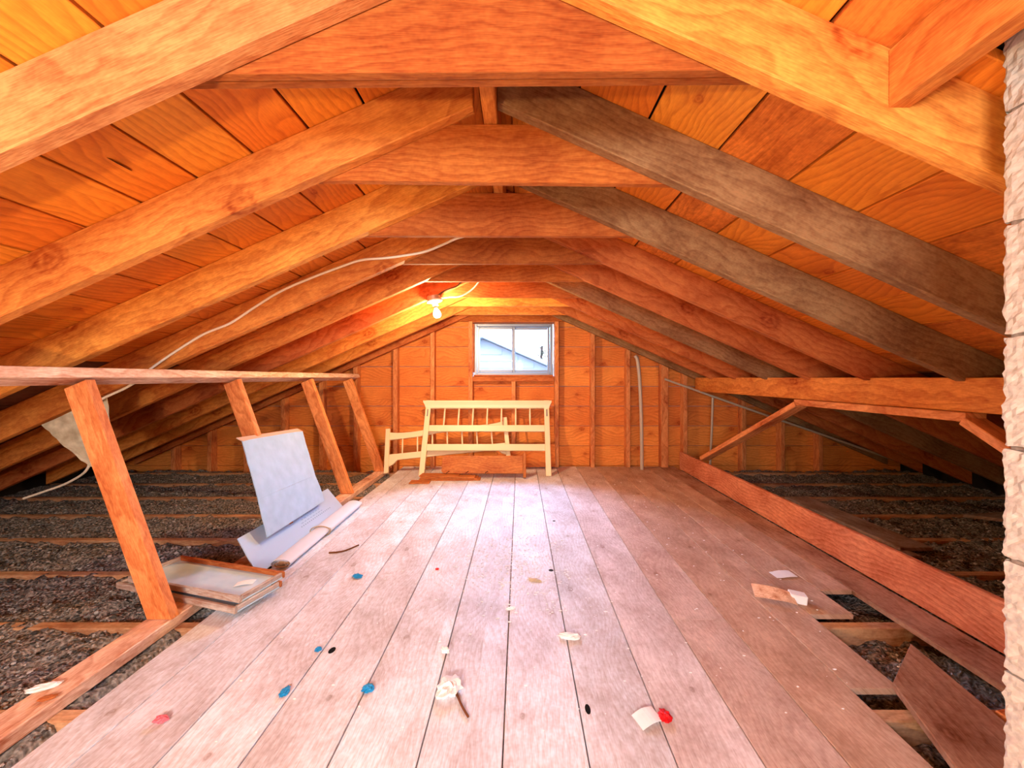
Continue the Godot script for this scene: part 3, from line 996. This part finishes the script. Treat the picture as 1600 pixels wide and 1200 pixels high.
func build_lamps() -> void:
	var tiltb := Basis(Vector3.BACK, 0.2)
	var x := -0.60
	bulb_lamp("lit bare bulb in a white porcelain holder hanging from the sixth left rafter", Vector3(x - 0.03, rafter_y(x) - 0.013, -2.90), tiltb, 1.7)
	var low := bulb_lamp("lit bare bulb hanging low on a white cord behind the viewer", Vector3(-0.70, 0.85, 0.50), Basis.IDENTITY, 2.0)
	mi("cord", tube_mesh([Vector3(0, 0.0, 0), Vector3(0.004, 0.4, 0.003), Vector3(0, 0.795, 0)], 0.005), M.cable, low)
	var fz := -2.053
	var c := mi("cable", tube_mesh([Vector3(-0.16, 1.70, fz - 0.03), Vector3(-0.30, 1.655, -2.02), Vector3(-0.49, 1.592, fz), Vector3(-0.70, 1.558, fz), Vector3(-0.82, 1.548, fz), Vector3(-0.935, 1.51, fz), Vector3(-1.236, 1.387, fz), Vector3(-1.50, 1.22, fz), Vector3(-1.634, 1.165, fz), Vector3(-1.78, 1.075, fz), Vector3(-1.90, 0.985, fz + 0.01), Vector3(-1.95, 0.93, -2.03), Vector3(-2.02, 0.885, -2.03), Vector3(-2.17, 0.81, -2.03), Vector3(-2.28, 0.72, -2.10), Vector3(-2.34, 0.45, -2.15), Vector3(-2.50, 0.36, -2.2), Vector3(-2.75, 0.27, -2.2)], 0.0062), M.cable)
	tag(c, "long white electric cable stapled along the fourth left rafter and sagging behind the posts", "cable")
	var c2 := mi("cable", tube_mesh([Vector3(-0.62, 1.515, -2.915), Vector3(-0.52, 1.528, -2.90), Vector3(-0.44, 1.535, -2.90), Vector3(-0.36, 1.575, -2.90), Vector3(-0.30, 1.63, -2.88), Vector3(-0.27, 1.70, -2.86)], 0.0062), M.cable)
	tag(c2, "short white cable curving up to the right from the lit bulb", "cable")
	var c3 := mi("cable", tube_mesh([Vector3(-0.63, 1.52, -2.905), Vector3(-0.55, 1.575, -2.905), Vector3(-0.46, 1.61, -2.905), Vector3(-0.41, 1.66, -2.9), Vector3(-0.38, 1.69, -2.9)], 0.006), M.old_cable)
	tag(c3, "short dark old cable running up beside the lit bulb", "cable")


# ======================================================================
# bed ends and boards against the far gable
# ======================================================================
func spindle(y0: float, y1: float, r: float) -> ArrayMesh:
	var l := y1 - y0
	return lathe([Vector2(0, y0), Vector2(r * 0.75, y0), Vector2(r * 0.8, y0 + l * 0.1), Vector2(r, y0 + l * 0.5), Vector2(r * 0.8, y0 + l * 0.9), Vector2(r * 0.75, y1), Vector2(0, y1)], 12)


func build_bed_ends() -> void:
	# the taller one: flat crown rail, two cross rails and seven spindles
	var tiltv := Basis(Vector3.RIGHT, -0.432)
	var o := thing("headboard", "cream painted bed headboard with a flat crown rail, in front, leaning under the window", "headboard", Vector3(-0.33, 0.0, -3.78), tiltv)
	var hw := 0.606
	for s: float in [-1, 1]:
		var leg := mi("leg", board_mesh(0.772, 0.052, 0.03, 0.004), M.cream, o, Vector3(s * hw, 0.386, 0), frame(Vector3.UP, Vector3.RIGHT))
		mi("bed_hook", board_mesh(0.075, 0.012, 0.006, 0.001), M.metal, leg, Vector3(0.249, 0, -0.0165))
	for r in [[0.245, 0.312], [0.44, 0.506]]:
		mi("rail", board_mesh(hw * 2 - 0.053, r[1] - r[0], 0.024, 0.003), M.cream, o, Vector3(0, (r[0] + r[1]) / 2, 0))
	var st := SurfaceTool.new()
	st.begin(Mesh.PRIMITIVE_TRIANGLES)
	var levels := [[hw + 0.024, 0.686, 0.0165], [hw + 0.026, 0.692, 0.02], [hw + 0.034, 0.715, 0.028], [hw + 0.048, 0.738, 0.043], [hw + 0.05, 0.742, 0.047], [hw + 0.05, 0.756, 0.047]]
	for i in levels.size() - 1:
		var a: Array = levels[i]
		var b: Array = levels[i + 1]
		for q in [[1, 1, -1, 1], [-1, 1, -1, -1], [-1, -1, 1, -1], [1, -1, 1, 1]]:
			var p := [Vector3(q[0] * a[0], a[1], q[1] * a[2]), Vector3(q[2] * a[0], a[1], q[3] * a[2]), Vector3(q[2] * b[0], b[1], q[3] * b[2]), Vector3(q[0] * b[0], b[1], q[1] * b[2])]
			var mid: Vector3 = (p[0] + p[1]) / 2.0
			quad(st, p, [Vector2.ZERO, Vector2.ZERO, Vector2.ZERO, Vector2.ZERO], Vector3(mid.x if absf(mid.z) < 0.001 else 0.0, 0, mid.z))
	for e in [levels[0], levels[5]]:
		quad(st, [Vector3(-e[0], e[1], -e[2]), Vector3(e[0], e[1], -e[2]), Vector3(e[0], e[1], e[2]), Vector3(-e[0], e[1], e[2])], [Vector2.ZERO, Vector2.ZERO, Vector2.ZERO, Vector2.ZERO], Vector3(0, 1 if e == levels[5] else -1, 0))
	mi("crown_rail", st.commit(), M.cream, o)
	var sp := spindle(0.506, 0.687, 0.0095)
	for k in 7:
		mi("spindle", sp, M.cream, o, Vector3(-hw + 0.026 + (hw * 2 - 0.052) * (k + 1) / 8.0, 0, 0))
	# the lower one: wavy top rail, tipped up at its right end
	var bs := Basis(Vector3.RIGHT, -0.46) * Basis(Vector3.BACK, 0.105)
	var f := thing("footboard", "low cream bed footboard with a wavy top rail, tipped up behind the headboard", "footboard", Vector3(-0.70, 0.065, -3.875), bs)
	var fw := 0.597
	for s: float in [-1, 1]:
		mi("post", board_mesh(0.455, 0.043, 0.034, 0.004), M.cream, f, Vector3(s * fw, 0.2275, 0), frame(Vector3.UP, Vector3.RIGHT))
	var wave := PackedVector2Array()
	var n := 28
	for i in n + 1:
		var t := -1.0 + 2.0 * i / n
		wave.append(Vector2(t * (fw - 0.022), 0.392 + 0.03 * exp(-pow(t / 0.42, 2)) + 0.022 * pow(absf(t), 6.0)))
	for i in n + 1:
		var t := 1.0 - 2.0 * i / n
		wave.append(Vector2(t * (fw - 0.022), 0.335 + 0.03 * exp(-pow(t / 0.42, 2))))
	mi("wavy_rail", prism(wave, 0.022, 0.002), M.cream, f)
	var low := PackedVector2Array()
	low.append(Vector2(-fw + 0.022, 0.185))
	for i in n + 1:
		var t := -1.0 + 2.0 * i / n
		low.append(Vector2(t * (fw - 0.022), 0.125 - 0.06 * smoothstep(0.84, 0.98, absf(t))))
	low.append(Vector2(fw - 0.022, 0.185))
	mi("lower_rail", prism(low, 0.022, 0.002), M.cream, f)
	for k in 7:
		var t := -1.0 + 2.0 * (k + 1) / 8.0
		mi("spindle", spindle(0.183, 0.338 + 0.03 * exp(-pow(t / 0.42, 2)), 0.0085), M.cream, f, Vector3(t * fw, 0, 0))
	# brown board with rounded corners, on edge behind the headboard's legs
	var bb := thing("brown_panel", "brown wooden panel with rounded left corners standing under the bed headboard", "panel", Vector3(-0.33, 0.045, -3.70), Basis(Vector3.RIGHT, -0.33))
	var rp := PackedVector2Array()
	for c in [[-0.40, 0.0, PI], [0.36, 0.0, -1.0], [0.36, 0.165, -1.0], [-0.40, 0.165, PI / 2]]:
		if c[2] < 0:
			rp.append(Vector2(c[0], c[1]))
			continue
		for k in 6:
			var a: float = c[2] + PI / 2 * k / 5.0
			var cy: float = 0.03 if c[1] < 0.1 else 0.135
			rp.append(Vector2(-0.37 + 0.03 * cos(a), cy + 0.03 * sin(a)))
	var face := mi("panel", prism(rp, 0.018, 0.003), M.brown_board, bb)
	for k in 3:
		mi("slot", board_mesh(0.035, 0.006, 0.002, 0.0004), M.hole, face, Vector3(-0.34 + 0.18 * k, 0.012, 0.0095), Basis(Vector3.BACK, 0.6))
	mi("end_batten", prism(PackedVector2Array([Vector2(-0.014, -0.035), Vector2(0.014, -0.04), Vector2(0.014, 0.18), Vector2(0.0, 0.2), Vector2(-0.014, 0.18)]), 0.05, 0.003, Vector2.UP), M.brown_board, bb, Vector3(0.375, 0, 0.0))
	var ly := ["lowest thin brown board in the flat stack under the headboard", "second thin brown board up in the flat stack under the headboard", "third thin brown board up in the flat stack under the headboard", "topmost thin brown board in the flat stack under the headboard"]
	for k in 4:
		var l: float = [0.56, 0.53, 0.5, 0.36][k]
		var b := mi("thin_board", board_mesh(l, 0.11, 0.0095, 0.0015), M.brown_board, self, Vector3([-0.64, -0.65, -0.66, -0.74][k], 0.005 + 0.0102 * k, -3.665 - 0.006 * k), frame(Vector3(1, 0, 0.02 * (k - 1)), Vector3.BACK))
		tag(b, ly[k], "board", "thin boards stacked flat under the headboard")
	var pc := mi("board_offcut", board_mesh(0.18, 0.10, 0.012, 0.002), M.brown_board, self, Vector3(-0.89, 0.0065, -3.55), frame(Vector3(1, 0, -0.05), Vector3.BACK))
	tag(pc, "small loose brown board piece lying on the floor before the headboard's left leg", "board")
	var st2 := mi("leaning_panel", board_mesh(0.62, 0.24, 0.008, 0.001), M.wall[1], self, Vector3(0.06, 0.128, -4.13), frame(Vector3(1, 0.02, 0), Vector3(0, 1, -0.09)))
	tag(st2, "thin orange-brown sheet standing on edge against the wall behind the headboard's right end", "panel")


# ======================================================================
# things at the left
# ======================================================================
func build_left_things() -> void:
	# flattened carton, folded: the upper flap leans on the posts, the lower flap stands on the floor edge
	var c := thing("cardboard_sheet", "folded white cardboard sheet leaning against the left posts", "cardboard")
	var dx := Vector3(0.040, 0.010, 0)
	var tl := Vector3(-1.563, 0.582, -2.177) + dx
	var tr := Vector3(-1.515, 0.567, -2.69) + dx
	var cl := Vector3(-1.416, 0.29, -2.086) + dx
	var cr := Vector3(-1.41, 0.275, -2.658) + dx
	var bl := Vector3(-1.352, 0.10, -2.06) + dx
	var br := Vector3(-1.358, 0.10, -2.68) + dx
	mi("upper_flap", slab(cl, cr, tr, tl, 0.005, 0.006, 0.003), M.card, c)
	mi("middle_flap", slab(bl, br, cr, cl, 0.005, 0.004, 0.003), M.card, c)
	mi("folded_edge", slab(tl + Vector3(0.004, -0.002, 0), tr + Vector3(0.004, -0.002, 0), tr + Vector3(-0.032, 0.016, 0), tl + Vector3(-0.032, 0.016, 0), 0.005), M.card_edge, c)
	mi("lower_flap", slab(Vector3(-1.262, -0.015, -1.91), Vector3(-1.27, -0.015, -2.88), Vector3(-1.405, 0.128, -2.90), Vector3(-1.387, 0.148, -1.95), 0.005, 0.004, 0.002), card_print(), c)
	# rolled sheet, tied in the middle
	var r := thing("paper_roll", "flattened roll of white sheet tied with twine beside the cardboard", "roll", Vector3(-1.172, 0, -1.95), Basis(Vector3.UP, 0.028))
	mi("sheet", spiral(0.054, 0.024, 0.0, -0.93, 2.6), M.roll, r)
	mi("core", spiral(0.045, 0.0165, 0.006, -0.05, 2.2), M.roll_inner, r, Vector3(0, 0.004, 0))
	mi("outer_wrap", spiral(0.059, 0.0285, -0.42, -0.92, 1.02), M.roll, r)
	var ring := []
	for k in 25:
		var a := TAU * k / 24.0
		ring.append(Vector3(cos(a) * 0.059, 0.029 + sin(a) * 0.0285, -0.405))
	mi("twine", tube_mesh(ring, 0.003, 6), M.twine, r)
	# two shallow trays
	tray("lower shallow grey wooden tray in the pair beside the nearest leaning post", Vector3(-1.40, 0.0225, -1.735), 0.285, 0.68)
	tray("upper shallow grey wooden tray with a brown inner rim, holding a white card", Vector3(-1.375, 0.0495, -1.748), 0.265, 0.62)
	var card := mi("paper_card", slab(Vector3(-0.035, 0, 0.02), Vector3(0.035, 0, 0.016), Vector3(0.04, 0, -0.022), Vector3(-0.03, 0, -0.02), 0.0012, 0.004, 0.0), M.paper, self, Vector3(-1.18, 0.058, -1.70), Basis(Vector3.UP, 0.3))
	tag(card, "small white card lying in the upper tray", "card")
	# torn insulation facing hanging under the fourth left rafter
	var kf := mi("kraft_paper", slab(Vector3(-2.49, 0.695, -2.07), Vector3(-2.27, 0.47, -2.10), Vector3(-2.13, 0.46, -2.11), Vector3(-2.15, 0.848, -2.07), 0.003, 0.012, 0.012), M.kraft)
	tag(kf, "torn cream insulation paper hanging below the rafter at the far left behind the nearest post", "paper")
	var foil := mi("plastic_scrap", lump(Vector3(0.12, 0.022, 0.05), 0.8, 31), M.paper, self, Vector3(-1.40, 0.031, -1.165), Basis(Vector3.UP, 0.5))
	tag(foil, "crumpled white plastic scrap on the near end of the left sole plate", "scrap")
	var chip := mi("wood_chip", lump(Vector3(0.06, 0.014, 0.03), 0.6, 33), M.rim_brown, self, Vector3(-1.345, 0.028, -1.13), Basis(Vector3.UP, 0.4))
	tag(chip, "small brown wood chip on the left sole plate beside the plastic scrap", "chip")


func card_print() -> StandardMaterial3D:
	var im := Image.create(256, 64, false, Image.FORMAT_RGB8)
	im.fill(Color(0.66, 0.75, 0.85))
	for row in 4:
		var x := 120 + row * 5
		while x < 190 + (30 if row == 0 else 0):
			var l := 3 + (x * 7 + row * 5) % 6
			im.fill_rect(Rect2i(x, 22 + row * 6, l, 1 if row else 2), Color(0.50, 0.58, 0.68))
			x += l + 3
	var m := StandardMaterial3D.new()
	m.albedo_texture = ImageTexture.create_from_image(im)
	m.roughness = 0.8
	return m


# A sheet wound into an oval roll along Z.
func spiral(rx: float, ry: float, z0: float, z1: float, turns: float) -> ArrayMesh:
	var st := SurfaceTool.new()
	st.begin(Mesh.PRIMITIVE_TRIANGLES)
	var n := int(36 * turns)
	var th := 0.0022
	var cy := ry + 0.0005
	var p := func(i: int, off: float) -> Vector2:
		var a := TAU * turns * i / n + 0.5
		var k := 1.0 - 0.0055 * (TAU * turns - TAU * turns * i / n) / ry / TAU
		return Vector2(cos(a) * (rx * k + off), cy + sin(a) * (ry * k + off))
	for i in n:
		var a: Vector2 = p.call(i, 0.0)
		var b: Vector2 = p.call(i + 1, 0.0)
		var c: Vector2 = p.call(i + 1, -th)
		var d: Vector2 = p.call(i, -th)
		var na := Vector3(a.x / rx / rx, (a.y - cy) / ry / ry, 0).normalized()
		var nb := Vector3(b.x / rx / rx, (b.y - cy) / ry / ry, 0).normalized()
		smooth_quad(st, [[Vector3(a.x, a.y, z0), na], [Vector3(b.x, b.y, z0), nb], [Vector3(b.x, b.y, z1), nb], [Vector3(a.x, a.y, z1), na]], i, 0)
		smooth_quad(st, [[Vector3(d.x, d.y, z0), -na], [Vector3(c.x, c.y, z0), -nb], [Vector3(c.x, c.y, z1), -nb], [Vector3(d.x, d.y, z1), -na]], i, 0)
		for z: float in [z0, z1]:
			quad(st, [Vector3(a.x, a.y, z), Vector3(b.x, b.y, z), Vector3(c.x, c.y, z), Vector3(d.x, d.y, z)], [Vector2.ZERO, Vector2.ZERO, Vector2.ZERO, Vector2.ZERO], Vector3(0, 0, 1 if z == z0 else -1))
	return st.commit()


func tray(label: String, at: Vector3, yaw: float, l: float) -> void:
	var w := 0.19
	var o := thing("tray", label, "tray", at, Basis(Vector3.UP, -yaw), "shallow trays stacked by the nearest post")
	mi("panel", board_mesh(l, w, 0.006, 0.001), M.tray, o, Vector3(0, 0.004, 0), frame(Vector3.RIGHT, Vector3.FORWARD))
	for s: float in [-1, 1]:
		mi("rim", board_mesh(l, 0.024, 0.014, 0.002), M.rim_brown if s < 0 else M.rim, o, Vector3(0, 0.013, s * (w / 2 + 0.0072)), frame(Vector3.RIGHT, Vector3.UP))
		mi("rim", board_mesh(w - 0.001, 0.018, 0.014, 0.002), M.rim, o, Vector3(s * (l / 2 - 0.0075), 0.0165, 0), frame(Vector3.BACK, Vector3.UP))


# ======================================================================
# things at the right
# ======================================================================
func build_right_things() -> void:
	var c := mi("conduit", tube_mesh([Vector3(1.25, 0.0, -4.06), Vector3(1.245, 0.5, -4.06), Vector3(1.225, 0.95, -4.06), Vector3(1.205, 1.12, -4.06), Vector3(1.18, 1.165, -4.06)], 0.018, 14), M.conduit)
	tag(c, "grey vertical conduit pipe on the right half of the far gable wall", "pipe")
	var p := mi("pole", tube_mesh([Vector3(1.47, 0.925, -4.02), Vector3(2.3, 0.625, -4.0), Vector3(3.1, 0.345, -3.98), Vector3(3.85, 0.08, -3.96)], 0.011, 10), M.conduit)
	tag(p, "long thin pale pole slanting down under the right eave before the gable studs", "pole")
	var r := mi("rod", tube_mesh([Vector3(1.965, 0.74, -4.04), Vector3(1.955, 0.4, -4.04), Vector3(1.94, 0.1, -4.04), Vector3(1.94, -0.02, -4.04)], 0.011, 10), M.conduit)
	tag(r, "short pale vertical rod standing under the slanting pole at the right", "rod")
	var g := beam("plank", Vector3(2.16, 0.0, -3.1), Vector3(2.17, 0.0, -2.17), 0.18, 0.022, Vector3.RIGHT, M.grey_plank)
	tag(g, "grey loose plank lying on the joists just beyond the upright kick board", "plank")
	var g3 := beam("plank", Vector3(2.06, -0.012, -2.5), Vector3(2.08, -0.012, -2.1), 0.1, 0.016, Vector3.RIGHT, M.grey_plank)
	tag(g3, "short board end poking out from under the grey loose plank", "plank")
	var q := PackedVector2Array([Vector2(0, 0), Vector2(0.75, 0.12), Vector2(0.78, -0.12), Vector2(0.25, -0.13)])
	var g2 := mi("plank", prism(q, 0.02, 0.002), M.grey_plank, self, Vector3(2.95, 0.02, -2.64), Basis(Vector3.RIGHT, -PI / 2))
	tag(g2, "grey pointed board on the insulation at the right edge beside the chimney", "plank")
	# short board laid across the hole
	var lp := PackedVector2Array([Vector2(1.345, 1.365), Vector2(1.125, 1.197), Vector2(1.04, 0.95), Vector2(0.98, 0.72), Vector2(1.22, 0.60), Vector2(1.30, 1.05)])
	var cen := Vector2(1.16, 0.98)
	for i in lp.size():
		lp[i] -= cen
	var lb := mi("loose_board", prism(lp, 0.022, 0.002, Vector2(0.25, 1).normalized()), M.floor_dirty, self, Vector3(cen.x, 0.004, -cen.y), Basis(Vector3.RIGHT, -PI / 2) * Basis(Vector3.RIGHT, 0.03))
	tag(lb, "brown loose board with a slanted end lying over the hole at the bottom right", "board")
	var oc := mi("wood_block", board_mesh(0.20, 0.09, 0.05, 0.003), M.knee_orange, self, Vector3(1.43, -0.01, -1.08), frame(Vector3(1, 0.0, -0.2), Vector3.BACK))
	tag(oc, "orange wood block in the floor gap at the bottom right corner beside the chimney", "block")


# ======================================================================
# litter on the floor
# ======================================================================
func build_debris() -> void:
	var sheet := func(called: String, label: String, cat: String, at: Vector3, yaw: float, w: float, l: float, warp: float, mat: Material) -> void:
		var o := mi(called, slab(Vector3(-w / 2, 0, l / 2), Vector3(w / 2, 0, l * 0.46), Vector3(w * 0.52, 0, -l / 2), Vector3(-w * 0.45, 0, -l * 0.53), 0.001, warp, 0.004, 6, 4), mat, self, at, Basis(Vector3.UP, yaw))
		tag(o, label, cat)
	sheet.call("paper_scrap", "flat white paper scrap on the floor boards near the upright kick board", "paper", Vector3(1.25, 0.004, -1.885), 0.1, 0.105, 0.06, 0.004, M.paper)
	sheet.call("paper_scrap", "white paper lying at the bottom edge of the picture beside the red bit", "paper", Vector3(0.35, 0.004, -1.09), 0.4, 0.07, 0.05, 0.006, M.paper)
	var env := mi("wood_scrap", slab(Vector3(-0.075, 0.0, 0.01), Vector3(0.07, 0, 0.055), Vector3(0.075, 0.02, 0.0), Vector3(-0.065, 0.03, -0.045), 0.004, 0.01, 0.004), M.knee, self, Vector3(1.07, 0.012, -1.68), Basis(Vector3.UP, -0.1))
	tag(env, "curled tan wood veneer scrap on the floor at the right", "scrap")
	var bx := mi("paper_box", board_mesh(0.06, 0.035, 0.05, 0.004), M.plaster, self, Vector3(1.165, 0.018, -1.665), Basis(Vector3.UP, -0.3) * Basis(Vector3.BACK, -0.1))
	tag(bx, "small white crumpled box on the floor beside the tan scrap", "box")
	for d in [
		["crumpled_paper", "large crumpled white paper on the floor in the near middle", "paper", Vector3(-0.212, 0.013, -1.19), Vector3(0.055, 0.026, 0.07), 0.7, M.paper],
		["paper_shard", "white paper shard on the floor seam right of the middle", "paper", Vector3(0.178, 0.007, -1.432), Vector3(0.062, 0.014, 0.022), 0.6, M.paper],
		["blue_scrap", "blue plastic scrap on the floor near the white roll", "scrap", Vector3(-0.765, 0.006, -1.868), Vector3(0.04, 0.012, 0.025), 0.7, M.blue],
		["blue_scrap", "blue plastic scrap on the near floor seam left of the crumpled paper", "scrap", Vector3(-0.457, 0.006, -1.194), Vector3(0.028, 0.012, 0.025), 0.7, M.blue],
		["blue_scrap", "blue plastic scrap at the near left of the floor", "scrap", Vector3(-0.70, 0.005, -1.182), Vector3(0.02, 0.01, 0.03), 0.7, M.blue],
		["blue_scrap", "tiny blue scrap beside the dark knot on the left floor boards", "scrap", Vector3(-0.695, 0.004, -1.368), Vector3(0.018, 0.008, 0.018), 0.7, M.blue],
		["red_scrap", "red plastic bit at the bottom edge of the floor right of the middle", "scrap", Vector3(0.40, 0.007, -1.095), Vector3(0.026, 0.014, 0.03), 0.6, M.red],
		["pink_scrap", "pinkish red bit at the bottom left of the floor", "scrap", Vector3(-0.98, 0.006, -1.085), Vector3(0.026, 0.012, 0.018), 0.6, M.pink],
		["red_chip", "tiny red chip on the floor left of the plaster crumbs", "scrap", Vector3(-0.404, 0.003, -1.943), Vector3(0.014, 0.006, 0.012), 0.6, M.red],
		["plaster_flake", "white plaster flake on the middle floor seam", "flake", Vector3(-0.036, 0.004, -1.61), Vector3(0.03, 0.008, 0.014), 0.6, M.plaster],
		["plaster_flake", "tan plaster flake among the crumbs on the floor", "flake", Vector3(0.068, 0.004, -1.833), Vector3(0.05, 0.009, 0.015), 0.6, M.kraft],
		["plaster_flake", "white plaster chunk before the crumpled paper on the near floor", "flake", Vector3(-0.255, 0.006, -1.36), Vector3(0.028, 0.012, 0.02), 0.8, M.plaster],
	]:
		var o := mi(d[0], lump(d[4] * 2.1, d[5] * 1.3, 50 + used.size()), d[6], self, d[3], Basis(Vector3.UP, rng.randf_range(-0.5, 0.5)))
		tag(o, d[1], d[2])
	var leaf := mi("leaf_stem", tube_mesh([Vector3(-0.187, 0.004, -1.175), Vector3(-0.165, 0.006, -1.13), Vector3(-0.142, 0.004, -1.095)], 0.0035, 6), M.leaf)
	tag(leaf, "thin brown leaf stem beside the crumpled white paper", "leaf")
	var twig := mi("twig", tube_mesh([Vector3(-1.02, 0.004, -2.12), Vector3(-0.95, 0.005, -2.14), Vector3(-0.90, 0.004, -2.22)], 0.004, 6), M.leaf)
	tag(twig, "dark brown twig on the left floor boards near the white roll", "twig")
	var mm := MultiMesh.new()
	mm.transform_format = MultiMesh.TRANSFORM_3D
	mm.mesh = lump(Vector3.ONE, 0.7, 77, 4)
	mm.instance_count = 900
	for k in 900:
		var p := Vector2(rng.randf_range(-1.1, 1.3), rng.randf_range(-3.6, -1.0))
		if k < 560:
			var c: Vector2 = [Vector2(-0.17, -1.93), Vector2(-0.10, -2.1), Vector2(0.09, -1.75), Vector2(0.1, -2.15), Vector2(0.06, -1.95)][k % 5]
			p = c + Vector2(rng.randfn(0, 0.12), rng.randfn(0, 0.13))
		var r := rng.randf_range(0.005, 0.013) * (1.0 if k < 560 else 0.8)
		mm.set_instance_transform(k, Transform3D(Basis(Vector3.UP, rng.randf() * TAU).scaled(Vector3(r * rng.randf_range(0.8, 2.2), r * 0.5, r)), Vector3(p.x, r * 0.2, p.y)))
	var mmi := MultiMeshInstance3D.new()
	mmi.multimesh = mm
	mmi.material_override = M.plaster
	put(mmi, "plaster_crumbs")
	tag(mmi, "white plaster crumbs scattered over the middle of the floor", "crumbs", "", "stuff")
